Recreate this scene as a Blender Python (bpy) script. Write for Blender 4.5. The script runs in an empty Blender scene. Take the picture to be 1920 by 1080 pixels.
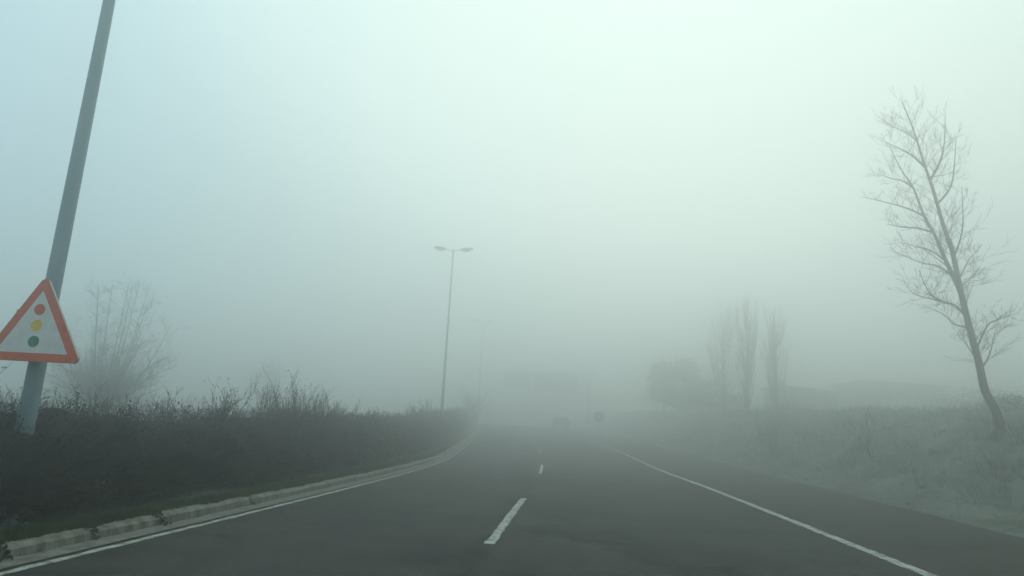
import bpy, math, random
from mathutils import Vector, Matrix, noise
random.seed(7)
R = math.radians
sc = bpy.context.scene
col = sc.collection

# ------------------------------------------------------------------ helpers
def tag(o, label=None, cat=None, group=None, kind=None):
    if label: o['label'] = label
    if cat: o['category'] = cat
    if group: o['group'] = group
    if kind: o['kind'] = kind
    return o

def empty(name, loc=(0, 0, 0), rz=0.0):
    o = bpy.data.objects.new(name, None)
    o.empty_display_size = 0.3
    o.location = loc; o.rotation_euler = (0, 0, rz)
    col.objects.link(o)
    return o

class MB:
    """collects shapes and links them as ONE mesh object"""
    def __init__(s): s.v = []; s.f = []; s.mi = []; s.sm = []
    def add(s, vs, fs, mi=0, smooth=False):
        b = len(s.v); s.v.extend(vs)
        for f in fs:
            s.f.append([i + b for i in f]); s.mi.append(mi); s.sm.append(smooth)
    def box(s, x0, x1, y0, y1, z0, z1, mi=0):
        vs = [(x, y, z) for z in (z0, z1) for y in (y0, y1) for x in (x0, x1)]
        s.add(vs, [(0, 2, 3, 1), (4, 5, 7, 6), (0, 1, 5, 4), (2, 6, 7, 3), (0, 4, 6, 2), (1, 3, 7, 5)], mi)
    def tube(s, pts, rad, n=6, mi=0, cap=True, smooth=True):
        pts = [Vector(p) for p in pts]
        vs = []; fs = []
        t = (pts[1] - pts[0]).normalized()
        a = t.orthogonal().normalized()
        for i, p in enumerate(pts):
            if i == 0: d = pts[1] - pts[0]
            elif i == len(pts) - 1: d = pts[-1] - pts[-2]
            else: d = pts[i + 1] - pts[i - 1]
            d.normalize()
            a = a - d * a.dot(d)
            if a.length < 1e-5: a = d.orthogonal()
            a.normalize(); b = d.cross(a)
            r = rad[i] if hasattr(rad, '__len__') else rad
            for k in range(n):
                an = 2 * math.pi * k / n
                vs.append(p + (a * math.cos(an) + b * math.sin(an)) * r)
        for i in range(len(pts) - 1):
            for k in range(n):
                k2 = (k + 1) % n
                fs.append((i * n + k, i * n + k2, (i + 1) * n + k2, (i + 1) * n + k))
        if cap:
            fs.append(tuple(range(n - 1, -1, -1)))
            fs.append(tuple((len(pts) - 1) * n + k for k in range(n)))
        s.add(vs, fs, mi, smooth)
    def twig(s, p, q, r, mi=0):
        """thin three-sided cone"""
        p = Vector(p); q = Vector(q); d = q - p
        a = d.orthogonal().normalized() * r; b = d.cross(a).normalized() * r
        s.add([p + a, p - a * .5 + b * .87, p - a * .5 - b * .87, q], [(0, 1, 3), (1, 2, 3), (2, 0, 3)], mi)
    def leaf(s, p, size, mi=0, up=None):
        p = Vector(p)
        d = Vector((random.gauss(0, 1), random.gauss(0, 1), random.gauss(0, 1)))
        if up: d.z += up
        d = d.normalized() * size
        e = d.orthogonal().normalized() * size * .32
        s.add([p, p + d * .5 + e, p + d, p + d * .5 - e], [(0, 1, 2, 3)], mi)
    def build(s, name, mats, parent=None):
        me = bpy.data.meshes.new(name)
        me.from_pydata([tuple(v) for v in s.v], [], s.f)
        for m in (mats if isinstance(mats, (list, tuple)) else [mats]): me.materials.append(m)
        me.polygons.foreach_set('material_index', s.mi)
        me.polygons.foreach_set('use_smooth', s.sm)
        me.update()
        o = bpy.data.objects.new(name, me); col.objects.link(o)
        if parent: o.parent = parent
        return o

def bevel(o, w, seg=2):
    m = o.modifiers.new('bevel', 'BEVEL'); m.width = w; m.segments = seg; m.limit_method = 'ANGLE'
    return o

def copy_tree(o, parent=None):
    c = o.copy(); col.objects.link(c)
    if parent: c.parent = parent
    for ch in [x for x in list(bpy.data.objects) if x.parent == o]: copy_tree(ch, c)
    return c

# ------------------------------------------------------------------ materials
def mat(name, c1, c2=None, scale=5, rough=.85, bump=0, bscale=None, detail=6, metal=0, lo=.35, hi=.65, stretch=None, spec=.3):
    m = bpy.data.materials.new(name); m.use_nodes = True
    nt = m.node_tree; N = nt.nodes; L = nt.links
    b = N['Principled BSDF']; b.inputs['Roughness'].default_value = rough
    b.inputs['Metallic'].default_value = metal
    b.inputs['Specular IOR Level'].default_value = spec
    b.inputs['Base Color'].default_value = (*c1, 1)
    tc = N.new('ShaderNodeTexCoord'); mp = N.new('ShaderNodeMapping')
    L.new(tc.outputs['Object'], mp.inputs['Vector'])
    if stretch: mp.inputs['Scale'].default_value = stretch
    if c2:
        n = N.new('ShaderNodeTexNoise'); n.inputs['Scale'].default_value = scale; n.inputs['Detail'].default_value = detail
        L.new(mp.outputs[0], n.inputs['Vector'])
        r = N.new('ShaderNodeValToRGB')
        r.color_ramp.elements[0].position = lo; r.color_ramp.elements[0].color = (*c1, 1)
        r.color_ramp.elements[1].position = hi; r.color_ramp.elements[1].color = (*c2, 1)
        L.new(n.outputs['Fac'], r.inputs['Fac']); L.new(r.outputs['Color'], b.inputs['Base Color'])
    if bump:
        n2 = N.new('ShaderNodeTexNoise'); n2.inputs['Scale'].default_value = bscale or scale * 4; n2.inputs['Detail'].default_value = 4
        L.new(mp.outputs[0], n2.inputs['Vector'])
        bp = N.new('ShaderNodeBump'); bp.inputs['Strength'].default_value = bump; bp.inputs['Distance'].default_value = .02
        L.new(n2.outputs['Fac'], bp.inputs['Height']); L.new(bp.outputs[0], b.inputs['Normal'])
    return m

def nmath(nt, op, a, b=None, clamp=False):
    n = nt.nodes.new('ShaderNodeMath'); n.operation = op; n.use_clamp = clamp
    for i, x in enumerate((a, b)):
        if x is None: continue
        if isinstance(x, (int, float)): n.inputs[i].default_value = x
        else: nt.links.new(x, n.inputs[i])
    return n.outputs[0]

def nnoise(nt, vec, scale, detail=5, rough=.55):
    n = nt.nodes.new('ShaderNodeTexNoise'); n.inputs['Scale'].default_value = scale
    n.inputs['Detail'].default_value = detail; n.inputs['Roughness'].default_value = rough
    nt.links.new(vec, n.inputs['Vector']); return n.outputs['Fac']

def nramp(nt, fac, p0, p1):
    n = nt.nodes.new('ShaderNodeMapRange'); n.inputs[1].default_value = p0; n.inputs[2].default_value = p1
    nt.links.new(fac, n.inputs[0]); return n.outputs[0]

def nmix(nt, fac, a, b):
    n = nt.nodes.new('ShaderNodeMix'); n.data_type = 'RGBA'
    for i, x in ((0, fac), (6, a), (7, b)):
        if isinstance(x, (int, float)): n.inputs[i].default_value = x
        elif isinstance(x, tuple): n.inputs[i].default_value = (*x, 1)
        else: nt.links.new(x, n.inputs[i])
    return n.outputs[2]

# ------------------------------------------------------------------ the lie of the land
def road_z(y):
    if y < 22: return 0.0
    if y < 30.6: return .00175 * (y - 22) ** 2
    z = .129 + .030 * (y - 30.6)
    if y > 75: z -= .0006 * (min(y, 100) - 75) ** 2
    if y > 100: z -= .03 * (y - 100)
    return z
def bend(y):
    if y < 14: return 0.0
    if y < 40: return -.0018 * (y - 14) ** 2
    return -1.217 - .0936 * (y - 40)
def left_edge(y):
    e = 0 if y < 8 else (-.0012 * (y - 8) ** 2 if y < 30 else -.58 - .02 * (y - 30))
    return -3.87 + bend(y) + e
def right_line(y): return 3.45 + bend(y) * .9
def right_edge(y):
    if y < 8: e = 5.7 + .1 * y
    elif y < 24: e = 6.5 + .065 * (y - 8)
    else: e = 7.54
    return e + bend(y) * .9
def smooth(t):
    t = max(0, min(1, t)); return t * t * (3 - 2 * t)
def ground_z(x, y):
    rz = road_z(y)
    le = left_edge(y); re = right_edge(y)
    if x < le - .45:                       # planted median and the far side beyond it
        d = le - .45 - x
        h = .10 * smooth(d / .12) + .05 * noise.noise(Vector((x * .9, y * .9, 0))) * smooth(d / .4)
        h -= .10 * smooth((d - 2.5) / 2)
        return rz + h
    s = x - re
    if s < -.25: return rz - .06
    amp = 2.45 + .002 * min(max(y, 0), 45)
    h = amp * smooth((s + .3) / 6.2) + .02 * max(0, s - 8) - .04 * smooth(-s / .25)
    far = smooth((s - 30) / 60); h += far * 1.5
    w = smooth(s / 1.2)
    v = Vector((x * .5, y * .5, 3.1))
    h += w * (.30 * noise.noise(v) + .20 * noise.noise(v * 2.3) + .055 * noise.noise(v * 7.1))
    h += .018 * noise.noise(Vector((x * 4, y * 4, 9)))
    return rz + h

# ------------------------------------------------------------------ ground, road, kerb, markings
def steps(pairs):
    out = []
    for a, b, d in pairs:
        n = max(1, round((b - a) / d)); out += [a + (b - a) * i / n for i in range(n)]
    out.append(pairs[-1][1]); return out

m_ground = bpy.data.materials.new('frosted rough grass'); m_ground.use_nodes = True
nt = m_ground.node_tree; b = nt.nodes['Principled BSDF']; b.inputs['Roughness'].default_value = .95; b.inputs['Specular IOR Level'].default_value = .1
tc = nt.nodes.new('ShaderNodeTexCoord').outputs['Object']
n1 = nramp(nt, nnoise(nt, tc, .9, 6), .35, .65); n2 = nramp(nt, nnoise(nt, tc, 5, 6, .7), .35, .68); n3 = nramp(nt, nnoise(nt, tc, 22, 4, .7), .3, .7)
c = nmix(nt, n1, (.12, .135, .115), (.24, .24, .215)); c = nmix(nt, n2, (.06, .062, .048), c)
frost = nmath(nt, 'MULTIPLY', n3, n1); c = nmix(nt, nmath(nt, 'MULTIPLY', frost, .6), c, (.24, .27, .25))
nt.links.new(c, b.inputs['Base Color'])
bp = nt.nodes.new('ShaderNodeBump'); bp.inputs['Distance'].default_value = .05; bp.inputs['Strength'].default_value = .8
nt.links.new(nnoise(nt, tc, 14, 6, .7), bp.inputs['Height']); nt.links.new(bp.outputs[0], b.inputs['Normal'])

xs = steps([(-260, -60, 20), (-60, -20, 4), (-20, -9, .8), (-9, -4, .11), (-4, 4, 1), (4, 5.5, .3), (5.5, 14, .14), (14, 24, .3), (24, 50, 1.2), (50, 100, 5), (100, 260, 20)])
ys = steps([(-120, -20, 20), (-20, 2, 2), (2, 24, .2), (24, 50, .5), (50, 100, 2), (100, 260, 16)])
mb = MB(); nx = len(xs)
shift = lambda x, y: x + (bend(y) * max(0, 1 - abs(x) / 60) if y < 110 else bend(110) * max(0, 1 - abs(x) / 60))
vs = []
for y in ys:
    for x in xs:
        X = shift(x, y); vs.append((X, y, ground_z(X, y)))
mb.add(vs, [(j * nx + i, j * nx + i + 1, (j + 1) * nx + i + 1, (j + 1) * nx + i) for j in range(len(ys) - 1) for i in range(nx - 1)], 0, True)
g = mb.build('ground', m_ground); tag(g, kind='structure')

# asphalt with patches, seam, pale aggregate
m_road = bpy.data.materials.new('worn asphalt'); m_road.use_nodes = True
nt = m_road.node_tree; b = nt.nodes['Principled BSDF']; b.inputs['Roughness'].default_value = .85; b.inputs['Specular IOR Level'].default_value = .22
tco = nt.nodes.new('ShaderNodeTexCoord').outputs['Object']
sep = nt.nodes.new('ShaderNodeSeparateXYZ'); nt.links.new(tco, sep.inputs[0])
uvn = nt.nodes.new('ShaderNodeUVMap'); sepu = nt.nodes.new('ShaderNodeSeparateXYZ'); nt.links.new(uvn.outputs[0], sepu.inputs[0])
big = nramp(nt, nnoise(nt, tco, .5, 6, .6), .42, .58); mid = nramp(nt, nnoise(nt, tco, 2.0, 8, .75), .42, .6)
fine = nramp(nt, nnoise(nt, tco, 16, 7, .85), .44, .58); tr_map = nt.nodes.new('ShaderNodeMapping'); tr_map.inputs['Scale'].default_value = (1.6, .06, 1); nt.links.new(tco, tr_map.inputs[0])
tracks = nramp(nt, nnoise(nt, tr_map.outputs[0], 1.0, 3), .35, .65)
grit = nramp(nt, nnoise(nt, tco, 160, 2, .8), .58, .75)
c = nmix(nt, big, (.024, .028, .027), (.054, .055, .052))
c = nmix(nt, nmath(nt, 'MULTIPLY', tracks, .5), c, (.020, .022, .021))
c = nmix(nt, nmath(nt, 'MULTIPLY', mid, .45), c, (.070, .060, .048))
c = nmix(nt, nmath(nt, 'MULTIPLY', fine, .6), c, (.006, .009, .008))
c = nmix(nt, nmath(nt, 'MULTIPLY', grit, .55), c, (.16, .165, .15))
# older brown shoulder right of the edge line (u = metres from the road centre)
wob = nmath(nt, 'MULTIPLY', nmath(nt, 'SUBTRACT', nnoise(nt, tco, 1.5, 4), .5), .5)
sh = nramp(nt, nmath(nt, 'ADD', sepu.outputs[0], wob), 3.5, 4.1)
c = nmix(nt, nmath(nt, 'MULTIPLY', sh, .75), c, nmix(nt, mid, (.042, .036, .028), (.029, .030, .023)))
# dark lengthwise construction seam under the lane dashes
sw = nmath(nt, 'ABSOLUTE', nmath(nt, 'ADD', nmath(nt, 'ADD', sepu.outputs[0], .86), nmath(nt, 'MULTIPLY', wob, .35)))
seam = nmath(nt, 'MULTIPLY', nramp(nt, sw, .20, .05), nramp(nt, nnoise(nt, tco, 1.8, 5, .7), .46, .6))
c = nmix(nt, nmath(nt, 'MULTIPLY', seam, .9), c, (.007, .009, .008))
# fine cracks
vo = nt.nodes.new('ShaderNodeTexVoronoi'); vo.feature = 'DISTANCE_TO_EDGE'; vo.inputs['Scale'].default_value = .55
wv = nt.nodes.new('ShaderNodeVectorMath'); wv.operation = 'ADD'
nn = nt.nodes.new('ShaderNodeTexNoise'); nn.inputs['Scale'].default_value = 2.2; nt.links.new(tco, nn.inputs['Vector'])
nt.links.new(tco, wv.inputs[0]); nt.links.new(nn.outputs['Color'], wv.inputs[1]); nt.links.new(wv.outputs[0], vo.inputs['Vector'])
crack = nmath(nt, 'MULTIPLY', nramp(nt, vo.outputs['Distance'], .035, .010), nramp(nt, nnoise(nt, tco, .8, 3), .46, .56))
c = nmix(nt, nmath(nt, 'MULTIPLY', crack, .85), c, (.005, .006, .005))
nt.links.new(c, b.inputs['Base Color'])
bp = nt.nodes.new('ShaderNodeBump'); bp.inputs['Distance'].default_value = .008; bp.inputs['Strength'].default_value = .6
nt.links.new(nnoise(nt, tco, 90, 3, .8), bp.inputs['Height']); nt.links.new(bp.outputs[0], b.inputs['Normal'])

def strip(name, cols, y0, y1, dy, m, uv=False):
    """cols: list of functions y -> (x, dz, u)"""
    mb = MB(); n = max(2, round((y1 - y0) / dy) + 1); vs = []; us = []
    for j in range(n):
        y = y0 + (y1 - y0) * j / (n - 1)
        for cf in cols:
            x, dz, u = cf(y); vs.append((x, y, road_z(y) + dz)); us.append((u, y))
    k = len(cols)
    mb.add(vs, [(j * k + i, j * k + i + 1, (j + 1) * k + i + 1, (j + 1) * k + i) for j in range(n - 1) for i in range(k - 1)], 0, False)
    o = mb.build(name, m)
    if uv:
        l = o.data.uv_layers.new(name='UVMap')
        for lp in o.data.loops: l.data[lp.index].uv = us[lp.vertex_index]
    return o
cols = [lambda y: (left_edge(y) - .12, 0, -4.0)]
for i in range(1, 8):
    cols.append(lambda y, i=i: (left_edge(y) - .12 + (right_line(y) - left_edge(y) + .12) * i / 7, 0, -4.0 + 7.45 * i / 7))
cols += [lambda y: (right_line(y) + .6, 0, 4.05), lambda y: (right_edge(y) - .6, 0, 5.5),
         lambda y: (right_edge(y) + .05 + .05 * noise.noise(Vector((0, y * .8, 0))), -.004, 7)]
o = strip('road', cols, -60, 200, .5, m_road, uv=True); tag(o, kind='structure')

m_paint = bpy.data.materials.new('worn road paint'); m_paint.use_nodes = True
nt = m_paint.node_tree; b = nt.nodes['Principled BSDF']; b.inputs['Roughness'].default_value = .7
tco = nt.nodes.new('ShaderNodeTexCoord').outputs['Object']
wear = nramp(nt, nmath(nt, 'ADD', nnoise(nt, tco, 7, 5, .75), nmath(nt, 'MULTIPLY', nnoise(nt, tco, 45, 3, .8), .5)), .74, .84)
c = nmix(nt, nnoise(nt, tco, 2.5, 4), (.30, .32, .29), (.48, .49, .45))
c = nmix(nt, nmath(nt, 'MULTIPLY', nramp(nt, nnoise(nt, tco, 60, 3, .8), .4, .7), .45), c, (.24, .25, .22))
c = nmix(nt, wear, c, (.075, .08, .07)); nt.links.new(c, b.inputs['Base Color'])

def line(cf, w, y0, y1, seed, dz=.004):
    """painted line with nibbled edges"""
    mb = MB(); n = max(2, round((y1 - y0) / .06)) if y1 - y0 < 8 else max(2, round((y1 - y0) / .12))
    vs = []
    for j in range(n + 1):
        y = y0 + (y1 - y0) * j / n; x = cf(y)
        a = w / 2 * (1 + .35 * noise.noise(Vector((seed, y * 4, 0))) + .35 * noise.noise(Vector((seed, y * 17, 5))))
        c = w / 2 * (1 + .35 * noise.noise(Vector((seed + 9, y * 4, 0))) + .35 * noise.noise(Vector((seed + 9, y * 17, 5))))
        vs += [(x - a, y, road_z(y) + dz), (x + c, y, road_z(y) + dz)]
    mb.add(vs, [(2 * j, 2 * j + 1, 2 * j + 3, 2 * j + 2) for j in range(n)])
    return mb
o = line(lambda y: left_edge(y), .078, -20, 110, 1).build('edge_line', m_paint); tag(o, kind='structure')
o = line(lambda y: right_line(y), .15, -20, 110, 3).build('edge_line', m_paint); tag(o, kind='structure')
for y0 in (-4.8, 7.25, 19.6, 31.6, 43.6, 55.6, 67.6, 79.6):
    o = line(lambda y: -.80 + bend(y) * 1.0, .105, y0, y0 + 5, y0).build('lane_dash', m_paint); tag(o, kind='structure')

m_kerb = mat('weathered kerb concrete', (.09, .086, .075), (.24, .228, .20), 9, .9, bump=1.0, bscale=30, detail=9, stretch=(1, 1, .35))
m_gutter = mat('gutter concrete', (.09, .09, .08), (.20, .195, .17), 8, .9, bump=.4, bscale=40)
o = strip('gutter', [lambda y: (left_edge(y) - .32, .008, 0), lambda y: (left_edge(y) - .105, .006, 1)], -20, 110, .5, m_gutter); tag(o, kind='structure')
mb = MB(); y = -6.0
while y < 100:                                           # kerb stones laid end to end with open joints
    L = 1.0 if y < 40 else 3.0
    z = road_z(y); x0 = left_edge(y); x1 = left_edge(y + L); g_ = .004; zz = road_z(y + L)
    j = random.uniform(-.010, .010); jz = random.uniform(-.012, .006)
    prof = [(-.52, -.1), (-.52, .105), (-.39, .10), (-.34, .075), (-.318, -.1)]
    vs = [(x0 + px + j, y + g_, z + pz + jz * (pz > 0)) for px, pz in prof] + [(x1 + px + j, y + L - g_, zz + pz + jz * (pz > 0)) for px, pz in prof]
    mb.add(vs, [(i, (i + 1) % 5, (i + 1) % 5 + 5, i + 5) for i in range(5)] + [(4, 3, 2, 1, 0), (5, 6, 7, 8, 9)])
    y += L
o = mb.build('kerb', m_kerb); tag(o, kind='structure')

# ------------------------------------------------------------------ hedge on the median
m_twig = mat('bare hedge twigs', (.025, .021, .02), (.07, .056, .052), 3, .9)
m_leaf = mat('dark hedge leaves', (.012, .018, .014), (.036, .042, .030), 2.2, .7)
m_twig_pale = mat('pale hedge twigs', (.07, .064, .064), (.17, .155, .15), 1.5, .95)  # paler twig colour, none low on the kerb side, commoner towards the top
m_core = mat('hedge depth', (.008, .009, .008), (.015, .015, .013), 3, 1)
m_brown = mat('dry reddish leaves', (.07, .045, .04), (.11, .085, .07), 3, .9)
def hedge_h(y): return 1.0 + .0095 * min(y, 60) + .07 * noise.noise(Vector((0, y * .8, 2))) + .04 * noise.noise(Vector((3, y * 2.6, 2)))
def hedge_pt(y, t, k=1.0):
    """t 0..1 walks the cross-section from the kerb side over the top to the back"""
    h = hedge_h(y); e = left_edge(y) - .45
    P = [(-.42, .06), (-.32, .30), (-.32, .60), (-.45, .86), (-.80, 1.0), (-1.35, 1.03), (-1.9, .95), (-2.3, .7), (-2.45, .1)]
    f = t * (len(P) - 1); i = min(int(f), len(P) - 2); f -= i
    px = P[i][0] + (P[i + 1][0] - P[i][0]) * f; pz = P[i][1] + (P[i + 1][1] - P[i][1]) * f
    cx, cz = -1.4, .5
    px = cx + (px - cx) * k; pz = cz + (pz - cz) * k
    return Vector((e + px, y, road_z(y) + .05 + pz * h))
hedge = empty('hedge', (0, 0, 0))
tag(hedge, 'long dark low hedge of twiggy scrub behind the left kerb', 'hedge')
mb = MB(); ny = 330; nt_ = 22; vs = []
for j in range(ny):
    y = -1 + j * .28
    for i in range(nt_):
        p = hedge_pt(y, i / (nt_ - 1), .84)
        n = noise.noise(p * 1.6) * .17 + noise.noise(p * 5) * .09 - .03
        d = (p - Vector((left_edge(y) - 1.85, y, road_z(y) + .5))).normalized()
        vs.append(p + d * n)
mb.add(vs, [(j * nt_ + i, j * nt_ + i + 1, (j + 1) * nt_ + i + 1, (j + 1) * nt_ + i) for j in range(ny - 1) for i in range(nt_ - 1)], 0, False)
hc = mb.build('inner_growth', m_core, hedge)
tw = MB(); lf = MB()
def hedge_y():
    while True:
        y = 1.5 + random.random() ** 1.7 * 85
        return y
for i in range(52000):
    y = hedge_y(); t = random.random() ** 1.15 * .86
    cl = noise.noise(Vector((y * 1.3, t * 6, 4)))
    base = hedge_pt(y, t, random.uniform(.72, .95))
    out = (base - Vector((left_edge(y) - 1.85, y, road_z(y) + .35))).normalized(); base += out * noise.noise(base * 1.6) * .17
    d = (out + Vector((random.gauss(0, .5), random.gauss(0, .8), random.gauss(.25, .45)))).normalized()
    L = random.uniform(.08, .24) * (1 + .4 * cl) * (1 if y < 20 else 1.6)
    q = base + d * L
    s = 1 if y < 15 else (1.6 if y < 30 else 2.6)
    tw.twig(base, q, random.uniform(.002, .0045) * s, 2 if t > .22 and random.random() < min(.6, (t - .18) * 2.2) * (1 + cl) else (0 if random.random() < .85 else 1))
    if random.random() < (.75 if t < .25 else .4) * (.75 if cl > -.1 else .15):
        for k in range(2):
            lf.leaf(base.lerp(q, random.uniform(.3, 1)), random.uniform(.02, .045) * s, 0 if (cl > 0) or random.random() < .6 else 1)
# fine shoots standing out of the top
for i in range(5200):
    y = hedge_y(); t = random.uniform(.40, .78)
    base = hedge_pt(y, t, .95)
    d = Vector((random.gauss(0, .28), random.gauss(0, .35), 1)).normalized()
    L = random.uniform(.06, .26) * (1 if y < 25 else 1.3) * (1.4 if noise.noise(Vector((y * .9, 7, 7))) > .1 else .8)
    s = 1 if y < 12 else (1.7 if y < 30 else 3)
    q = base + d * L
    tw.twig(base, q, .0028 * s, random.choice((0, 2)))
    for k in range(3):
        a = base.lerp(q, random.uniform(.3, .95)); e = a + (d + Vector((random.gauss(0, .6), random.gauss(0, .6), .2))) * L * .3
        tw.twig(a, e, .0018 * s, 0)
tw.build('twigs', [m_twig, m_brown, m_twig_pale], hedge); lf.build('leaves', [m_leaf, m_brown], hedge)

# green verge grass between kerb and hedge, spilling on to the kerb
m_vg = mat('verge grass', (.016, .034, .008), (.05, .085, .018), 2.5, .85)
mb = MB()
for i in range(26000):
    y = 2 + random.random() ** 1.8 * 45
    e = left_edge(y) - .45
    dens = noise.noise(Vector((y * 1.4, 0, 1))) + .4 * noise.noise(Vector((y * 4.3, 3, 1)))
    jn = abs((y + 6) % 1.0 - .0) < .10
    x = e - abs(random.gauss(0, .16)) - .02 + max(0, dens) * .10 + (.02 if jn else 0)
    z = ground_z(x, y)
    if x > e - .08: z = max(z, road_z(y) + .095)
    L = random.uniform(.03, .09) * (1 + .8 * max(0, dens))
    tip = Vector((x + random.gauss(.012, .03), y + random.gauss(0, .03), z + L))
    mb.twig((x, y, z - .01), tip, .004 if y < 14 else .007)
o = mb.build('verge_grass', m_vg); tag(o, 'short dark green grass strip between kerb and hedge', 'grass', kind='stuff')

# weeds hanging through kerb joints
m_weed = mat('kerb weed', (.018, .028, .012), (.05, .06, .028), 8, .85)
wi = 0
for (y, n, sc_, lab) in ((4.95, 220, 1.2, 'dark weed tumbling over the kerb nearest the bottom left corner'),
                    (5.98, 80, .8, 'small tuft of weed growing through a kerb joint below the sign post'),
                    (7.0, 100, .85, 'weed clump drooping over the kerb, third from the bottom left corner'),
                    (9.02, 70, .7, 'thin weed in a kerb joint, farthest of the kerb weeds')):
    mb = MB(); e = left_edge(y) - .45; root = Vector((0, 0, 0))
    for i in range(n):
        t = random.random()
        p = Vector((.01 + .20 * t + random.gauss(0, .015), random.gauss(0, .035 * sc_), (.0 if t < .5 else -.11 * (t - .5) * 2) + .01))
        mb.leaf(p, random.uniform(.02, .05) * sc_, 0, .8)
        if i % 4 == 0: mb.twig(p, p + Vector((random.gauss(.02, .03), random.gauss(0, .03), random.uniform(.02, .08) * sc_)), .003)
    o = mb.build('kerb_weed', m_weed); o.location = (e - .04, y, road_z(y) + .10)
    tag(o, lab, 'weed', 'weeds in the kerb joints')

# ------------------------------------------------------------------ shrubs
def branchy(mb, p, d, L, r, depth, up=.15, spread=.55, kids=3, wig=.12, leafmb=None, leafs=0, nside=5, minr=.0025, dz=None):
    """one branch with side branches, as tapered tubes; returns nothing"""
    seg = 4 if depth > 1 else 3
    pts = [p.copy()]; rad = [r]; q = p.copy(); dd = d.normalized()
    for i in range(seg):
        dd = (dd + Vector((random.gauss(0, wig), random.gauss(0, wig), random.gauss(0, wig) + up * .25))).normalized()
        q = q + dd * L / seg; pts.append(q.copy()); rad.append(max(minr * .6, r * (1 - .75 * (i + 1) / seg)))
    mb.tube(pts, rad, nside if r > .012 else 3, cap=False)
    if leafmb:
        for k in range(leafs):
            if random.random() < .6: leafmb.leaf(pts[random.randint(1, seg)] + Vector((random.gauss(0, .02),) * 3), random.uniform(.015, .032), 0)
    if depth <= 0: return
    for k in range(kids):
        i = random.randint(1, seg); f = pts[i]
        ax = Vector((random.gauss(0, 1), random.gauss(0, 1), random.gauss(0, .5)))
        ax = (ax - dd * ax.dot(dd)).normalized()
        nd = (dd + ax * spread * random.uniform(.6, 1.4) + Vector((0, 0, up))).normalized()
        branchy(mb, f, nd, L * random.uniform(.45, .7), max(minr, rad[i] * .6), depth - 1, up, spread, kids, wig, leafmb, leafs, nside, minr)

m_bark_s = mat('shrub bark', (.015, .014, .013), (.045, .04, .036), 10, .9)
def shrub(x, y, zb, h, stems, lean, leafy, label, name='shrub', group=None, spread=.5, fan=.35, r=.008, cat='shrub', minr=.003, lm=None, depth=2):
    root = empty(name, (x, y, zb)); tag(root, label, cat, group)
    bmb = MB(); lmb = MB()
    for i in range(stems):
        a = random.uniform(0, 6.283); f = random.uniform(0, fan)
        d = Vector((math.cos(a) * f + lean, math.sin(a) * f, 1))
        branchy(bmb, Vector((random.gauss(0, .05 * h), random.gauss(0, .05 * h), 0)), d, h * random.uniform(.65, 1), r, depth, .2, spread, 4, .1, lmb if leafy else None, leafy, 4, minr)
    bmb.build('branches', m_bark_s, root)
    if leafy: lmb.build('leaves', lm or m_leaf, root)
    return root
HG = 'shrubs growing up out of the hedge'
random.seed(21)
# evergreen bush under the pale tree, left of picture
shrub(-5.65, 7.35, .45, .52, 26, 0, 7, 'dark leafy bush rising from the hedge just right of the sign post', group=HG, fan=.95, spread=.9)
shrub(-5.75, 7.0, .5, .50, 10, 0, 4, 'low leafy bush in the hedge close beside the sign post', group=HG, fan=.9, spread=.9)
shrub(-5.9, 5.9, .4, .80, 14, 0, 5, 'dark bush at the left edge of the picture behind the sign post', group=HG, fan=.7, spread=.8)
shrub(-5.3, 9.7, .7, .66, 12, .42, 3, 'bare shrub slanting up to the right above the hedge, left of the upright shrubs', group=HG, fan=.35, r=.009)
shrub(-5.5, 8.95, .8, .42, 5, .1, 1, 'thin dry shoots standing above the hedge between leafy bush and slanting shrub', group=HG, fan=.3, r=.005)
for (x, y, h, st, le, lab) in ((-5.5, 12.2, .82, 11, .12, 'upright twiggy shrub at the left end of the tall clump in the hedge'),
                              (-5.5, 13.0, .86, 12, .15, 'upright twiggy shrub in the middle of the tall clump in the hedge'),
                              (-5.5, 14.1, .84, 12, .15, 'upright twiggy shrub at the right of the tall clump in the hedge'),
                              (-5.55, 15.6, .76, 11, .12, 'lower twiggy shrub ending the tall clump toward the far lamp'),
                              (-5.7, 19.2, .62, 8, .1, 'small sparse shrub poking from the hedge beyond the tall clump'),
                              (-6.6, 29.0, .95, 13, 0, 'rounded shrub in the hedge just before the double lamp post'),
                              (-7.1, 34.0, 1.0, 13, 0, 'rounded shrub at the foot of the double lamp post')):
    shrub(x, y, .5 + road_z(y), h * .97, round(st * 1.8), le, 3, lab, group=HG, fan=.45, r=.009, minr=.004 if y < 18 else .007)
shrub(-9.2, 63, road_z(63) + .5, 2.0, 16, 0, 3, 'hazy shrub at the foot of the second lamp post', group=HG, fan=.5, r=.03, minr=.018)

# ------------------------------------------------------------------ trees
m_bark_r = mat('grey brown bark', (.060, .055, .046), (.125, .115, .098), 6, .95, bump=.8, bscale=18, stretch=(1, 1, .25))
m_bark_f = mat('pale frosted bark', (.20, .20, .185), (.36, .36, .33), 6, .95)
m_bark_p = mat('poplar bark', (.03, .03, .026), (.07, .068, .06), 3, .95)

def smooth_path(P, n=4):
    P = [Vector(p) for p in P]; out = []
    for i in range(len(P) - 1):
        p0 = P[max(i - 1, 0)]; p1 = P[i]; p2 = P[i + 1]; p3 = P[min(i + 2, len(P) - 1)]
        for k in range(n):
            t = k / n
            out.append(.5 * ((2 * p1) + (p2 - p0) * t + (2 * p0 - 5 * p1 + 4 * p2 - p3) * t * t + (3 * p1 - p0 - 3 * p2 + p3) * t ** 3))
    out.append(P[-1]); return out

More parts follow.
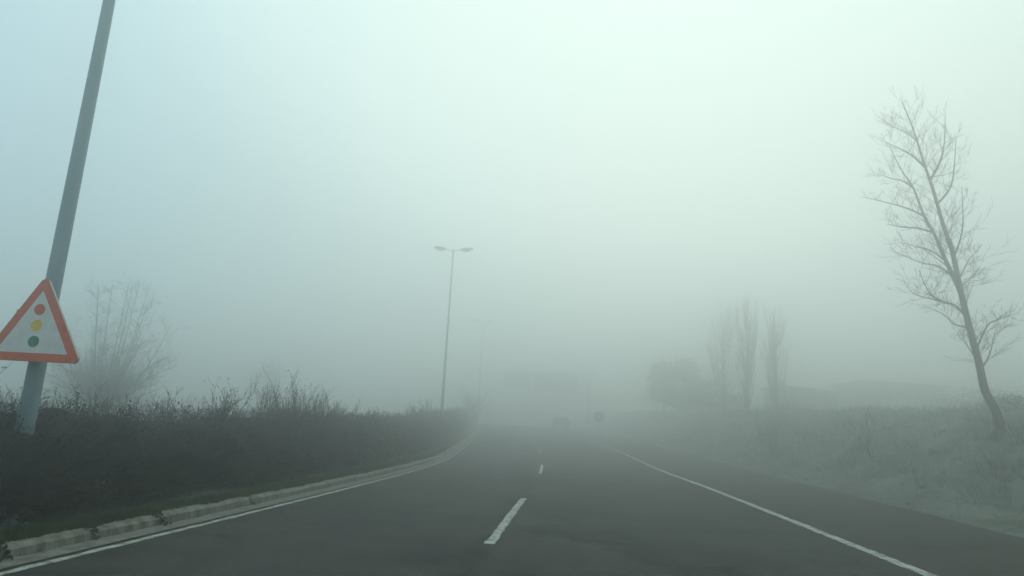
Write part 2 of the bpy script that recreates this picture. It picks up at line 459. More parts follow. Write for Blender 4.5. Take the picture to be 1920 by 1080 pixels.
# bare tree leaning over the right bank (metres from its foot; x, depth, z)
random.seed(5)
tx, ty = 10.45, 18.0
tz = ground_z(tx, ty) - .12
rt = empty('bare_tree', (tx, ty, tz)); tag(rt, 'tall bare tree leaning left on the rough bank at the right', 'tree')
def limb(pp):
    """limb through measured points in world metres, stored relative to the foot"""
    return smooth_path([Vector(p) - Vector((tx, ty, tz)) for p in pp], 4)
tr = MB(); cr = MB()
def put(path, r0, r1, m, n=8, e=.8):
    k = len(path) - 1
    m.tube(path, [r1 + (r0 - r1) * (1 - i / k) ** e for i in range(k + 1)], n, cap=False)
MINR = .0038
def sprout(path, f0, f1, count, L, r, side=0, up=.25, depth=2, spread=.55, kids=3):
    k = len(path) - 1
    for i in range(count):
        f = f0 + (f1 - f0) * (i + random.random()) / count; j = min(k - 1, int(f * k)); p = path[j]
        dd = (path[min(j + 2, k)] - path[max(j - 1, 0)]).normalized()
        a = Vector((random.gauss(0, 1), random.gauss(0, 1), random.gauss(0, .3)))
        if side: a.x = abs(a.x) * side
        a = (a - dd * a.dot(dd)).normalized()
        nd = (dd * .7 + a * random.uniform(.7, 1.2) + Vector((0, 0, up))).normalized()
        branchy(cr, p, nd, L * random.uniform(.55, 1.15) * (1 - .62 * f), r * (1 - .5 * f), depth, .12, spread, kids, .075, minr=MINR)
trunk = limb([(10.54, 18.00, 1.64), (10.50, 17.96, 1.97), (10.41, 17.93, 2.30), (10.20, 17.89, 2.72), (10.10, 17.86, 3.39), (9.96, 17.82, 4.08), (9.81, 17.79, 4.96), (9.72, 17.75, 5.49), (9.60, 17.71, 6.30), (9.41, 17.68, 7.03), (9.21, 17.64, 7.97), (9.03, 17.61, 8.64), (8.85, 17.57, 9.39), (8.68, 17.54, 9.97), (8.55, 17.50, 10.34)])
put(trunk, .116, .005, tr, 10, .98)
# root flare
for a in range(5):
    an = a * 1.26 + .4
    tr.tube([Vector((math.cos(an) * .34, math.sin(an) * .34, -.08)), Vector((math.cos(an) * .16, math.sin(an) * .16, .10)), trunk[2]], [.03, .06, .10], 7, cap=False)
second = limb([(9.90, 18.00, 5.19), (9.87, 18.19, 5.65), (9.79, 18.37, 6.16), (9.68, 18.56, 6.88), (9.51, 18.74, 7.54), (9.37, 18.93, 8.44), (9.17, 19.11, 9.05), (8.98, 19.30, 9.84)])
put(second, .065, .007, cr, 7, .9)
limbs = [([(9.59, 18.90, 7.60), (9.10, 18.67, 7.71), (8.53, 18.43, 7.77), (7.71, 18.20, 7.86)], .036),
         ([(9.88, 18.90, 6.96), (9.47, 19.07, 7.29), (9.12, 19.23, 7.38), (8.80, 19.40, 7.50)], .028),
         ([(9.40, 19.00, 8.47), (9.18, 19.17, 8.75), (8.97, 19.33, 8.86), (8.75, 19.50, 9.09)], .022),
         ([(9.36, 17.80, 8.27), (9.41, 17.57, 8.63), (9.43, 17.33, 9.05), (9.39, 17.10, 9.72)], .042),
         ([(9.36, 17.70, 7.42), (9.91, 18.07, 8.16), (10.27, 18.43, 9.08), (10.57, 18.80, 9.96)], .026),
         ([(9.62, 17.80, 6.15), (9.69, 17.47, 6.49), (9.61, 17.13, 6.88), (9.47, 16.80, 7.67)], .022),
         ([(9.20, 17.70, 8.53), (8.71, 17.40, 8.69), (8.24, 17.10, 8.78), (7.59, 16.80, 8.90)], .024),
         ([(8.93, 17.60, 9.28), (8.80, 17.90, 9.64), (8.67, 18.20, 9.90), (8.50, 18.50, 10.29)], .016),
         ([(9.93, 18.30, 5.68), (9.78, 18.73, 6.11), (9.52, 19.17, 6.33), (8.93, 19.60, 6.80)], .028),
         ([(9.86, 18.50, 6.20), (9.30, 18.13, 6.38), (8.72, 17.77, 6.38), (8.22, 17.40, 6.36)], .020),
         ([(9.97, 18.00, 4.66), (9.54, 17.68, 4.83), (9.05, 17.35, 4.85), (8.59, 17.02, 5.04), (8.25, 16.70, 5.49)], .036),
         ([(9.08, 17.40, 4.86), (8.66, 17.07, 4.85), (8.25, 16.73, 4.83), (7.86, 16.40, 4.88)], .018),
         ([(10.02, 18.00, 4.25), (9.89, 18.40, 4.47), (9.85, 18.80, 4.79), (9.66, 19.20, 5.08)], .020),
         ([(10.16, 18.00, 3.46), (10.14, 18.35, 3.89), (10.16, 18.70, 4.19)], .016),
         ([(10.14, 18.00, 3.77), (10.27, 17.70, 4.32), (10.36, 17.40, 4.44), (10.47, 17.10, 4.52)], .032),
         ([(10.20, 18.00, 3.30), (10.62, 18.30, 3.69), (10.91, 18.60, 4.09), (11.20, 18.90, 4.50)], .020),
         ([(9.88, 18.00, 5.36), (10.42, 18.40, 5.75), (10.89, 18.80, 6.16)], .016),
         ([(9.84, 18.00, 5.64), (9.91, 17.60, 5.97), (9.92, 17.20, 6.14)], .014)]
wood = list(trunk) + list(second)
for pp, r in limbs:
    pp = [Vector(p) for p in pp]; near = min(wood, key=lambda q: (q + Vector((tx, ty, tz)) - pp[0]).length) + Vector((tx, ty, tz))
    if (near - pp[0]).length < .6: pp[0] = near
    pth = limb(pp); wood += pth[2:]; put(pth, r * (1.15 if r < .03 else .85), .006, cr, 5, .9)
    sprout(pth, .12, 1, 11, .85, r * .32, up=.3)
sprout(trunk, .30, .60, 15, .85, .012, up=.2)
sprout(trunk, .56, .96, 34, 1.15, .013, up=.45)
sprout(second, .1, .95, 22, 1.1, .013, up=.35)
tr.build('trunk', m_bark_r, rt); cr.build('crown', m_bark_r, rt)
# leaf litter mound and scrub at its foot
# pale many-stemmed tree beyond the hedge on the left
random.seed(11); MINR = .0030
pt = empty('pale_tree', (-16.0, 22.0, .05)); tag(pt, 'pale bare fan-shaped tree beyond the hedge beside the triangular sign', 'tree')
tr = MB(); cr = MB()
tr.tube(smooth_path([(0, 0, -.2), (.02, 0, .4), (-.03, .02, .85), (0, 0, 1.2)]), [.2] * 4 + [.18] * 4 + [.16] * 4 + [.12], 9, cap=False)
for i in range(15):                                            # ascending main stems
    a = -1.1 + 2.2 * i / 14 + random.gauss(0, .05)
    h = 4.7 - 2.0 * abs(a) ** 1.6 + random.gauss(0, .25) + (.4 if .2 < a < .6 else 0)
    an = random.uniform(-.6, .6); sp = 2.0 * a
    pth = smooth_path([(a * .12, an * .1, .9), (a * .35, an * .5, 1.4), (sp * .55, an * 1.2, 1.4 + (h - 1.4) * .45), (sp * .95, an * 1.9, .9 + h)], 4)
    put(pth, .032, .005, cr, 5, .9); sprout(pth, .10, 1, 40, 1.35, .009, up=.22, depth=2, spread=.8)
for s_ in (-1, 1):                                             # spreading low limbs
    for i in range(5):
        an = random.uniform(-1, 1); z1 = 1.5 + .38 * i
        pth = smooth_path([(0, 0, 1.0 + .08 * i), (s_ * .7, an * .4, 1.25 + .16 * i), (s_ * 1.35, an * .8, z1), (s_ * (2.25 - .12 * i), an * 1.1, z1 + .35)], 4)
        put(pth, .030, .006, cr, 5, .9); sprout(pth, .15, 1, 20, .95, .009, up=.25)
tr.build('trunk', m_bark_f, pt); cr.build('crown', m_bark_f, pt)

# poplars
def poplar(x, y, h, w, stems, label, seed, bare=1.0):
    random.seed(seed)
    z = ground_z(x, y) - .1
    root = empty('poplar', (x, y, z)); tag(root, label, 'poplar tree', 'bare poplars on the far right bank')
    t = MB(); c_ = MB()
    P = smooth_path([(0, 0, 0), (random.gauss(0, .08), 0, h * .3), (random.gauss(0, .1), 0, h * .65), (random.gauss(0, .1), 0, h)], 4)
    t.tube(P, [.17 * (1 - i / 12) ** .8 + .01 for i in range(13)], 7, cap=False)
    for i in range(stems):
        f = .06 + .8 * i / stems; p = P[min(12, int(f * 12))]
        a = random.uniform(0, 6.283); ln = h * (.42 if f < .4 else .3) * random.uniform(.7, 1.1); ln = min(ln, h * 1.02 - p.z)
        rr = w * random.uniform(.5, 1)
        q = smooth_path([p, p + Vector((math.cos(a) * rr * .6, math.sin(a) * rr * .6, ln * .3)), p + Vector((math.cos(a) * rr, math.sin(a) * rr, ln))], 4)
        c_.tube(q, [.04 - .028 * k / 8 for k in range(9)], 4, cap=False)
        for k in range(18):
            b0 = q[random.randint(1, 8)]
            d = Vector((random.gauss(0, .28), random.gauss(0, .28), 1)).normalized()
            c_.twig(b0, b0 + d * random.uniform(.5, 1.5), .014)
    t.build('trunk', m_bark_p, root); c_.build('crown', m_bark_p, root)
poplar(12.5, 50.5, 8.1, .95, 42, 'tallest bare poplar, middle of the three on the far right bank', 3)
poplar(14.8, 51.5, 7.7, 1.05, 42, 'bare poplar with split stems, nearest to the low far building', 4)
poplar(12.8, 59, 8.8, 1.5, 42, 'faintest bare poplar, left of the three on the far right bank', 5)

# dense hazy trees at the right roadside
m_ever = mat('evergreen foliage', (.022, .032, .02), (.06, .075, .045), 1.2, .85)
def bushy(x, y, h, w, nl, label, seed, size=.16, zc=.12, name='evergreen_tree', cat='tree', group='dense trees beyond the right roadside'):
    random.seed(seed)
    z = ground_z(x, y) - .1
    root = empty(name, (x, y, z)); tag(root, label, cat, group)
    t = MB(); c_ = MB()
    t.tube([(0, 0, 0), (.05, 0, h * .4), (0, .05, h * .85)], [.14, .1, .03], 7, cap=False)
    cl = []
    for i in range(46):
        a = random.uniform(0, 6.283); f = random.random() ** .8; zz = h * (zc + (1 - zc) * f)
        prof = (1 - f ** 3) ** .6 * (.5 + .5 * min(1, f * 5))
        rr = w * prof * random.uniform(.35, 1); cl.append(Vector((math.cos(a) * rr, math.sin(a) * rr, zz * .97)))
        t.tube([Vector((0, 0, zz * .7)), cl[-1]], [.04, .012], 4, cap=False)
    for i in range(nl):
        c0 = random.choice(cl); p = c0 + Vector((random.gauss(0, .2 * w), random.gauss(0, .2 * w), random.gauss(0, .06 * h)))
        if p.z > 0: c_.leaf(p, size * random.uniform(.6, 1.3), 0, .6)
    t.build('trunk', m_bark_p, root); c_.build('crown', m_ever, root)
bushy(9.4, 72, 4.9, 1.9, 3600, 'broad dense hazy tree, left one of the pair beyond the roadside', 31, .34)
bushy(11.7, 73, 5.2, 2.0, 3600, 'broad dense hazy tree, right one of the pair beyond the roadside', 32, .34)
bushy(12.3, 63, 3.0, 1.6, 2600, 'low rounded hazy bush between the dense trees and the poplars', 33, .16, name='bush', cat='bush', group='bushes on the far right bank')
bushy(14.0, 60, 1.6, 1.4, 1500, 'low spreading bush at the foot of the poplars', 34, .14, name='bush', cat='bush', group='bushes on the far right bank')
bushy(15.3, 25, .9, 1.1, 1500, 'low dark bush on the bank left of the leaning tree', 35, .08, name='bush', cat='bush', group='bushes on the far right bank')
bushy(28.5, 49, 2.2, 4.0, 3000, 'wide hazy thicket on the skyline behind the leaning tree', 36, .16, name='thicket', cat='thicket')
bushy(35.5, 50, 3.4, 4.5, 3000, 'taller hazy thicket on the skyline at the right edge', 37, .16, name='thicket', cat='thicket')
bushy(-30.6, 66, 5.6, 2.0, 2600, 'very faint round tree in the fog beyond the hedge', 38, .18, zc=.25, name='foggy_tree', group=None)

# saplings on the bank
def sapling(x, y, h, lab, seed, lean=0):
    random.seed(seed); z = ground_z(x, y) - .03
    r_ = shrub(x, y, z, h, 5, lean, 0, lab, name='sapling', group='bare saplings on the right bank', fan=.35, r=.012, cat='sapling', minr=.0045)
sapling(9.15, 22.0, 1.05, 'small dark bare sapling on the bank above the shoulder edge', 51, -.1)
sapling(10.9, 15.5, .42, 'low bare sapling nearer the right edge of the picture', 52)
sapling(8.4, 30.0, 1.4, 'hazy bare sapling standing near the road beyond the others', 53)

# dry tussocks of grass all over the bank
m_dry = mat('frosted dry grass', (.18, .185, .165), (.44, .45, .42), 1.1, .9)
m_dryg = mat('frosted green grass', (.16, .19, .16), (.34, .38, .33), 1.5, .9)
m_scrub = mat('brown scrub stems', (.04, .038, .03), (.08, .075, .06), 2, .95)
random.seed(77)
mb = MB(); cnt = 0
while cnt < 9000:
    y = 4.5 + random.random() ** 1.5 * 46
    s = random.random() ** 1.1 * (14 if y < 25 else 20) - .12
    x = right_edge(y) + s
    nz = noise.noise(Vector((x * .8, y * .8, 8)))
    if s > .5 and nz < -.12 and random.random() < .7: continue
    z = ground_z(x, y); cnt += 1
    sc_ = (.45 if s < .9 else 1.0) * (1 + .9 * max(0, nz)) * (1 if y < 22 else 1.5)
    mi = 1 if (s < 1.2 or (nz > .15 and random.random() < .3)) else (2 if random.random() < .22 else 0)
    nb = 15 if y < 22 else 9
    tall = noise.noise(Vector((x * .35, y * .35, 21)))
    if s > 2 and tall > .1: sc_ *= 1 + 4 * (tall - .1)
    lean = Vector((noise.noise(Vector((x, y, 0))) * .8, noise.noise(Vector((y, x, 4))) * .8, 0))
    for k in range(nb):
        a = random.uniform(0, 6.283); rr = random.random() * .13 * sc_
        p = Vector((x + math.cos(a) * rr, y + math.sin(a) * rr, z - .03))
        L = random.uniform(.07, .22) * sc_
        q = p + (Vector((math.cos(a), math.sin(a), 0)) * random.uniform(.15, .8) + lean * .5 + Vector((0, 0, 1))).normalized() * L
        mb.twig(p, q, .0035 if y < 14 else (.006 if y < 24 else .012), mi)
o = mb.build('dry_grass', [m_dry, m_dryg, m_scrub]); tag(o, 'frosted rough grass and scrub covering the right bank', 'grass', kind='stuff')

# ------------------------------------------------------------------ street lamps
m_galv = mat('galvanised steel', (.15, .22, .26), (.22, .30, .345), 3, .55, bump=.08, bscale=30, metal=.25, stretch=(1, 1, .3), spec=.4)
m_lum = mat('lamp housing', (.10, .11, .11), (.14, .15, .15), 4, .5)
m_glass = mat('lamp glass', (.25, .27, .27), None, rough=.2)
H = 10.25
def lamp(x, y, z, label):
    root = empty('street_lamp', (x, y, z), bend_ang(y)); tag(root, label, 'street lamp', 'double street lamps along the median')
    p = MB()
    zs = [0, .02, .9, 2, 4, 5.4, 7, 8.5, H]
    rr = [.082, .081, .078, .073, .064, .056, .050, .045, .042]
    p.tube([(0, 0, a) for a in zs], rr, 16)
    p.build('pole', m_galv, root)
    b_ = MB(); b_.box(-.13, .13, -.13, .13, 0, .02)
    for sx in (-1, 1):
        for sy in (-1, 1): b_.tube([(sx * .105, sy * .105, .015), (sx * .105, sy * .105, .05)], .014, 6)
    b_.build('base_plate', m_galv, root)
    d = MB(); d.box(-.045, .045, -.085, -.07, .55, .95); bevel(d.build('access_door', m_galv, root), .01)
    a = MB(); a.tube([(0, 0, H - .16), (0, 0, H + .05)], .055, 12)
    a.tube([(-.42, 0, H + .045), (-.2, 0, H - .03), (0, 0, H - .05), (.2, 0, H - .03), (.42, 0, H + .045)], .026, 8)
    a.build('arm', m_galv, root)
    for s in (-1, 1):
        hmb = MB(); secs = []
        for (t, w, hh) in ((0, .05, .05), (.06, .09, .075), (.2, .135, .10), (.45, .15, .105), (.62, .12, .08), (.70, .05, .035)):
            xx = s * (.38 + t); zc = H + .035 + t * .10
            secs.append([(xx, w * math.cos(k * math.pi / 5), zc + (hh if math.sin(k * math.pi / 5) > 0 else hh * .45) * math.sin(k * math.pi / 5)) for k in range(10)])
        vs = [v for sct in secs for v in sct]
        fs = [(i * 10 + k, i * 10 + (k + 1) % 10, (i + 1) * 10 + (k + 1) % 10, (i + 1) * 10 + k) for i in range(5) for k in range(10)]
        fs += [tuple(range(9, -1, -1)), tuple(50 + k for k in range(10))]
        hmb.add(vs, fs, 0, True); hd = hmb.build('lamp_head', m_lum, root)
        gl = MB(); gl.tube([(s * (.38 + .14), 0, H + .0), (s * (.38 + .36), 0, H + .02), (s * (.38 + .56), 0, H + .05)], [.07, .10, .06], 8)
        go = gl.build('glass', m_glass, hd)
    return root
def bend_ang(y): return -math.atan((bend(y + 1) - bend(y - 1)) / 2) * 1.0
for (x, y, lab) in ((-5.07, 6.0, 'grey steel lamp post in the hedge carrying the triangular sign'),
                    (-6.73, 35.0, 'whole double lamp post in the hedge, both arms clear against the fog'),
                    (-9.0, 65.0, 'second double lamp post, faint in the fog behind the first'),
                    (-11.6, 94.0, 'farthest double lamp post, barely visible in the fog')):
    lamp(x, y, road_z(y) + .05, lab)

# ------------------------------------------------------------------ triangular sign
m_red = mat('faded red sheeting', (.55, .075, .03), (.62, .10, .04), 14, .5)
m_white = mat('sign white', (.60, .61, .63), (.68, .69, .70), 10, .5)
m_yel = mat('sign yellow', (.66, .44, .02), (.74, .50, .04), 20, .5)
m_grn = mat('sign green', (.005, .17, .09), (.01, .21, .12), 20, .5)
m_alu = mat('bare aluminium', (.22, .24, .24), (.30, .32, .32), 8, .45, metal=.6)
def rtri(side, rad, y, n=6, cx=0, cz=0):
    """rounded triangle outline, point up, in the xz plane; cz = height of its centre"""
    R_ = side / math.sqrt(3); pts = []
    for k in range(3):
        a0 = math.pi / 2 + k * 2 * math.pi / 3
        c0 = Vector((cx + math.cos(a0) * (R_ - 2 * rad), y, cz + math.sin(a0) * (R_ - 2 * rad)))
        for i in range(n + 1):
            a = a0 - math.pi / 3 + 2 * math.pi / 3 * i / n
            pts.append(c0 + Vector((math.cos(a) * rad, 0, math.sin(a) * rad)))
    return pts
def slab(mb, out, y0, y1):
    n = len(out); f = [Vector((p.x, y0, p.z)) for p in out]; bk = [Vector((p.x, y1, p.z)) for p in out]
    mb.add(f + bk, [tuple(range(n)), tuple(range(2 * n - 1, n - 1, -1))] + [(i, i + n, (i + 1) % n + n, (i + 1) % n) for i in range(n)])
S = .95; cz = S / math.sqrt(3) / 2
sg = empty('warning_sign', (-4.985, 5.80, 1.54), R(4)); tag(sg, 'red-bordered triangular warning sign with red, amber and green dots on the near lamp post', 'road sign')
mb = MB(); slab(mb, rtri(S, .045, 0, cz=cz), 0, .028); pl = mb.build('back_plate', m_alu, sg)
mb = MB(); out = rtri(S - .008, .042, 0, cz=cz); inn = rtri(S - .27, .004, 0, cz=cz); n = len(out)
mb.add([Vector((p.x, -.003, p.z)) for p in out + inn], [(i, (i + 1) % n, (i + 1) % n + n, i + n) for i in range(n)])
mb.add([Vector((p.x, -.0005, p.z)) for p in out + inn], [(i + n, (i + 1) % n + n, (i + 1) % n, i) for i in range(n)])
mb.build('red_border', m_red, sg)
mb = MB(); slab(mb, rtri(S - .265, .004, 0, cz=cz), -.002, -.0005); mb.build('white_face', m_white, sg)
for (zc, m, nm) in ((.485, m_red, 'red_dot'), (.335, m_yel, 'amber_dot'), (.185, m_grn, 'green_dot')):
    mb = MB(); cpts = [Vector((.052 * math.cos(k * .2618) + .0, 0, zc + .052 * math.sin(k * .2618))) for k in range(24)]
    slab(mb, cpts, -.005, -.0022); mb.build(nm, m, sg)
for zc in (.16, .46):
    mb = MB()
    mb.box(-.24, .15, .028, .050, zc - .02, zc + .02)
    mb.tube([(-.085 + .084 * math.cos(a * .4488), .2 + .084 * math.sin(a * .4488), zc) for a in range(15)], .012, 6)
    for sx in (-1, 1): mb.box(-.085 + sx * .09 - .012, -.085 + sx * .09 + .012, .05, .20, zc - .015, zc + .015)
    mb.build('clamp', m_alu, sg)

# ------------------------------------------------------------------ far things in the fog
# round roadside sign
m_blue = mat('blue sheeting', (.02, .07, .22), (.03, .09, .26), 8, .5)
zr = ground_z(2.45, 57)
fs_ = empty('roadside_sign', (2.35, 62, road_z(62) + .05)); tag(fs_, 'small round road sign on a post, hazy at the right roadside', 'road sign')
mb = MB(); mb.tube([(0, 0, -.1), (0, 0, 2.1)], .045, 8); mb.build('post', m_galv, fs_)
mb = MB(); slab(mb, [Vector((.52 * math.cos(k * .2244), 0, 1.62 + .52 * math.sin(k * .2244))) for k in range(28)], -.07, -.045); mb.build('disc', m_blue, fs_)
mb = MB(); o_ = [Vector((.52 * math.cos(k * .2244), -.073, 1.62 + .52 * math.sin(k * .2244))) for k in range(28)]; i_ = [Vector((.44 * math.cos(k * .2244), -.073, 1.62 + .44 * math.sin(k * .2244))) for k in range(28)]
mb.add(o_ + i_, [(i, (i + 1) % 28, (i + 1) % 28 + 28, i + 28) for i in range(28)]); mb.build('rim', m_red, fs_)

# overhead sign gantry
gz = road_z(95)
ga = empty('sign_gantry', (2.2, 95, gz - .1)); tag(ga, 'overhead sign gantry reaching over the road, ghostly in the fog', 'sign gantry')
mb = MB(); mb.box(-.3, .3, -.3, .3, 0, 8.2); mb.box(-.6, .6, -.6, .6, 0, .35); bevel(mb.build('column', m_galv, ga), .03)
mb = MB()
for zc in (5.9, 7.0):
    mb.box(-12.1, -.3, -.09, .09, zc - .09, zc + .09)
for k in range(13):
    xa = -12.0 + k * .9; mb.tube([(xa, 0, 5.9 if k % 2 else 7.0), (xa + .9, 0, 7.0 if k % 2 else 5.9)], .05, 5)
mb.build('truss_arm', m_galv, ga)
for (xa, xb, za, zb) in ((-12.0, -8.2, 5.1, 7.5), (-7.7, -1.6, 4.9, 7.7)):
    mb = MB(); mb.box(xa, xb, -.20, -.14, za, zb); f = bevel(mb.build('sign_panel', m_blue, ga), .01)
    for q in (.2, .5, .8):
        mb = MB(); xx = xa + (xb - xa) * q; mb.box(xx - .03, xx + .03, -.139, -.092, za + .05, zb - .05)
        mb.build('bracket', m_alu, f)

# car ahead
m_car = mat('dark car paint', (.03, .035, .045), None, rough=.35, spec=.5)
m_win = mat('car glass', (.02, .025, .028), None, rough=.15, spec=.6)
m_tyre = mat('tyre rubber', (.02, .02, .02), (.03, .03, .03), 20, .9)
m_tail = mat('tail lamp red', (.25, .012, .01), None, rough=.3)
m_plate = mat('number plate', (.55, .55, .5), None, rough=.5)
m_rim = mat('wheel rim', (.3, .3, .3), None, rough=.35, metal=.7)
car = empty('car', (-1.1, 73, road_z(73)), R(5.5)); tag(car, 'dark hatchback seen from behind, faint in the fog ahead', 'car')
prof = [(0.0, .32), (-.03, .55), (0.02, .92), (.28, 1.38), (.7, 1.47), (1.7, 1.45), (2.55, 1.0), (3.75, .82), (4.0, .6), (4.05, .32)]
mb = MB(); vs = []
ws = [.84, .88, .86, .66, .62, .62, .80, .80, .80, .8]
for sx in (-1, 1):
    for (yy, zz), w in zip(prof, ws): vs.append((sx * w, yy, zz))
n = len(prof)
mb.add(vs, [tuple(range(n)), tuple(range(2 * n - 1, n - 1, -1))] + [(i, i + n, (i + 1) % n + n, (i + 1) % n) for i in range(n)], 0)
mb.box(-.86, .86, -.07, .2, .34, .62)
bevel(mb.build('body', m_car, car), .05, 3)
def quad_slab(mb, a, b2, c2, d2, off):
    P = [Vector(p) for p in (a, b2, c2, d2)]; nn_ = (P[1] - P[0]).cross(P[2] - P[0]).normalized() * off
    mb.add([p + nn_ for p in P] + [p - nn_ for p in P], [(0, 1, 2, 3), (7, 6, 5, 4), (0, 4, 5, 1), (1, 5, 6, 2), (2, 6, 7, 3), (3, 7, 4, 0)])
mb = MB(); quad_slab(mb, (-.70, .045, .97), (.70, .045, .97), (.58, .25, 1.34), (-.58, .25, 1.34), .02); mb.build('rear_window', m_win, car)
mb = MB(); quad_slab(mb, (-.66, 2.45, 1.06), (.66, 2.45, 1.06), (.56, 1.78, 1.41), (-.56, 1.78, 1.41), .02); mb.build('windscreen', m_win, car)
for s in (-1, 1):
    mb = MB(); quad_slab(mb, (s * .84, .35, 1.0), (s * .81, 2.3, 1.0), (s * .655, 1.65, 1.38), (s * .68, .5, 1.36), .02); mb.build('side_window', m_win, car)
    mb = MB(); mb.box(s * .73 - .09, s * .73 + .09, -.05, .03, .72, .95); bevel(mb.build('tail_light', m_tail, car), .02)
    mb = MB(); mb.box(s * .97 - .08, s * .97 + .08, 2.2, 2.32, .95, 1.08); bevel(mb.build('mirror', m_car, car), .03)
    for yy in (.75, 3.2):
        w = MB(); w.tube([(s * .66, yy, .31), (s * .86, yy, .31)], .31, 20); wo = w.build('wheel', m_tyre, car)
        w = MB(); w.tube([(s * .84, yy, .31), (s * .875, yy, .31)], .19, 14); w.build('rim', m_rim, wo)
mb = MB(); mb.box(-.26, .26, -.082, -.072, .42, .53); mb.build('number_plate', m_plate, car)

# low buildings beyond the bank
m_wall = mat('rendered wall', (.11, .105, .10), (.16, .155, .145), 1.5, .9, bump=.2, bscale=20)
m_roof = mat('sheet roof', (.09, .085, .08), (.13, .12, .11), 2, .8)
m_dark = mat('window glass', (.03, .035, .04), None, rough=.2)
m_frame = mat('window frame', (.28, .28, .27), None, rough=.6)
def shed(x0, x1, y, d, z, h, slope, label, nw):
    root = empty('low_building', ((x0 + x1) / 2, y, z)); tag(root, label, 'building', 'low buildings behind the right bank')
    w = (x1 - x0) / 2; mb = MB()
    vs = [(-w, 0, 0), (w, 0, 0), (w, d, 0), (-w, d, 0), (-w, 0, h), (w, 0, h - slope), (w, d, h - slope), (-w, d, h)]
    mb.add(vs, [(0, 1, 5, 4), (1, 2, 6, 5), (2, 3, 7, 6), (3, 0, 4, 7), (4, 5, 6, 7)]); mb.build('wall', m_wall, root)
    mb = MB(); e = .35; vs = [(-w - e, -e, h + .01), (w + e, -e, h - slope + .01), (w + e, d + e, h - slope + .01), (-w - e, d + e, h + .01)]
    vs += [(a, b_, c_ + .18) for a, b_, c_ in vs]
    mb.add(vs, [(3, 2, 1, 0), (4, 5, 6, 7), (0, 1, 5, 4), (1, 2, 6, 5), (2, 3, 7, 6), (3, 0, 4, 7)]); mb.build('roof', m_roof, root)
    for i in range(nw):
        xx = -w + 2 * w * (i + .5) / nw
        f = MB(); f.box(xx - .6, xx + .6, -.05, .02, h - slope - 1.7, h - slope - .7); fo = f.build('window', m_frame, root)
        p_ = MB(); p_.box(xx - .52, xx + .52, -.056, -.045, h - slope - 1.62, h - slope - .78); p_.build('pane', m_dark, fo)
b1z = ground_z(21.5, 67) - .3
shed(19.5, 24.6, 66, 6, b1z, 6.5 - b1z, .5, 'low building with a sloping roof just right of the poplars', 3)
b2z = ground_z(34, 75) - .3
shed(30.0, 38.5, 74, 8, b2z, 8.0 - b2z, .2, 'longer flat-roofed building, the right one of the two in the fog', 5)

# ------------------------------------------------------------------ air
hz = MB(); hz.box(-275, 275, -135, 275, -8.5, 13.5)
m_haze = bpy.data.materials.new('haze'); m_haze.use_nodes = True
nt = m_haze.node_tree; nt.nodes.clear()
out = nt.nodes.new('ShaderNodeOutputMaterial'); vol = nt.nodes.new('ShaderNodeVolumePrincipled')
vol.inputs['Color'].default_value = (.955, .965, .965, 1); vol.inputs['Density'].default_value = .038; vol.inputs['Anisotropy'].default_value = .90
nt.links.new(vol.outputs[0], out.inputs['Volume'])
o = hz.build('haze', m_haze); tag(o, 'dense pale morning fog over everything', 'fog', kind='stuff')

SUN_EL = R(50); SUN_AZ = R(-7)         # azimuth measured from +Y, clockwise positive below
w = bpy.data.worlds.new('World'); sc.world = w; w.use_nodes = True
nt = w.node_tree; bg = nt.nodes['Background']
sky = nt.nodes.new('ShaderNodeTexSky'); sky.sky_type = 'NISHITA'; sky.sun_disc = False
sky.sun_elevation = SUN_EL; sky.sun_rotation = R(8); sky.dust_density = 2; sky.air_density = 1.5
hs = nt.nodes.new('ShaderNodeHueSaturation'); hs.inputs['Saturation'].default_value = .35; nt.links.new(sky.outputs[0], hs.inputs['Color'])
mx = nt.nodes.new('ShaderNodeMix'); mx.data_type = 'RGBA'; mx.blend_type = 'MULTIPLY'; mx.inputs[0].default_value = 1
# low cloud: an even pale layer hides most of the clear sky
geo = nt.nodes.new('ShaderNodeNewGeometry')
sx = nt.nodes.new('ShaderNodeSeparateXYZ'); nt.links.new(geo.outputs['Incoming'], sx.inputs[0])   # points back at the viewer
side = nramp(nt, sx.outputs[0], .75, -.05)
dt = nt.nodes.new('ShaderNodeVectorMath'); dt.operation = 'DOT_PRODUCT'; nt.links.new(geo.outputs['Incoming'], dt.inputs[0])
dt.inputs[1].default_value = (-.13, -.80, -.59)
thin = nmath(nt, 'POWER', nmath(nt, 'MAXIMUM', dt.outputs['Value'], 0.0), 6.0)      # cloud thinner round the sun
pale = nmix(nt, side, (7.9, 9.7, 11.2), (8.9, 9.2, 8.8))
pale = nmix(nt, thin, pale, (10.6, 10.5, 9.8))
up_ = nmath(nt, 'MAXIMUM', nmath(nt, 'MULTIPLY', sx.outputs[2], -1.0), 0.0)      # overcast sky: brighter overhead than low down
gain = nmath(nt, 'ADD', nmath(nt, 'MULTIPLY', up_, .60), .72)
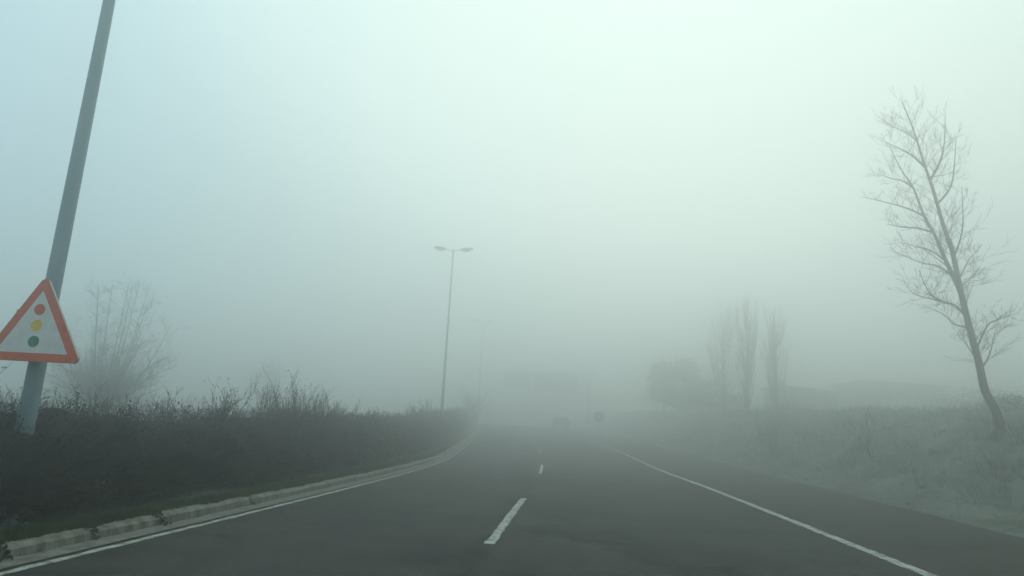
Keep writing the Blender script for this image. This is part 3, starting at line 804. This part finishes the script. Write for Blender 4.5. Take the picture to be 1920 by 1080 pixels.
vm = nt.nodes.new('ShaderNodeVectorMath'); vm.operation = 'SCALE'; nt.links.new(pale, vm.inputs[0]); nt.links.new(gain, vm.inputs['Scale']); pale = vm.outputs[0]
cloud = nmix(nt, .92, hs.outputs[0], pale)
nt.links.new(cloud, mx.inputs[6]); mx.inputs[7].default_value = (.81, 1.0, .97, 1)
nt.links.new(mx.outputs[2], bg.inputs['Color']); bg.inputs['Strength'].default_value = .082

sl = bpy.data.lights.new('sun', 'SUN'); sl.energy = .5; sl.angle = R(75); sl.color = (.95, 1.0, .93)
so = bpy.data.objects.new('sun', sl); col.objects.link(so)
d = Vector((math.sin(R(8)) * math.cos(SUN_EL), math.cos(R(8)) * math.cos(SUN_EL), math.sin(SUN_EL)))
so.rotation_euler = (-d).to_track_quat('-Z', 'Y').to_euler(); so.location = (0, 0, 40)

# ------------------------------------------------------------------ camera
pitch, yaw, roll = R(11.911), R(5.586), R(3.05)
Rz = Matrix.Rotation(yaw, 3, 'Z')
fw0 = Vector((0, math.cos(pitch), math.sin(pitch))); up0 = Vector((0, -math.sin(pitch), math.cos(pitch))); rt0 = Vector((1, 0, 0))
FW = Rz @ fw0
IU = Rz @ (math.cos(roll) * up0 - math.sin(roll) * rt0); IR = Rz @ (math.cos(roll) * rt0 + math.sin(roll) * up0)
CAM = Vector((0, 0, 1.15))
cd = bpy.data.cameras.new('camera'); cam = bpy.data.objects.new('camera', cd); col.objects.link(cam); sc.camera = cam
cd.sensor_width = 36; cd.lens = 23.7; cd.clip_end = 2000; cd.clip_start = .05
M = Matrix((IR, IU, -FW)).transposed().to_4x4(); M.translation = CAM; cam.matrix_world = M

sc.render.engine = 'CYCLES'
cy = sc.cycles; cy.use_denoising = True; cy.max_bounces = 10; cy.volume_bounces = 6; cy.diffuse_bounces = 3; cy.glossy_bounces = 2
cy.use_adaptive_sampling = False
vs_ = sc.view_settings; vs_.view_transform = 'Standard'; vs_.look = 'None'; vs_.exposure = 0; vs_.gamma = 1
sc.render.resolution_x = 1920; sc.render.resolution_y = 1080
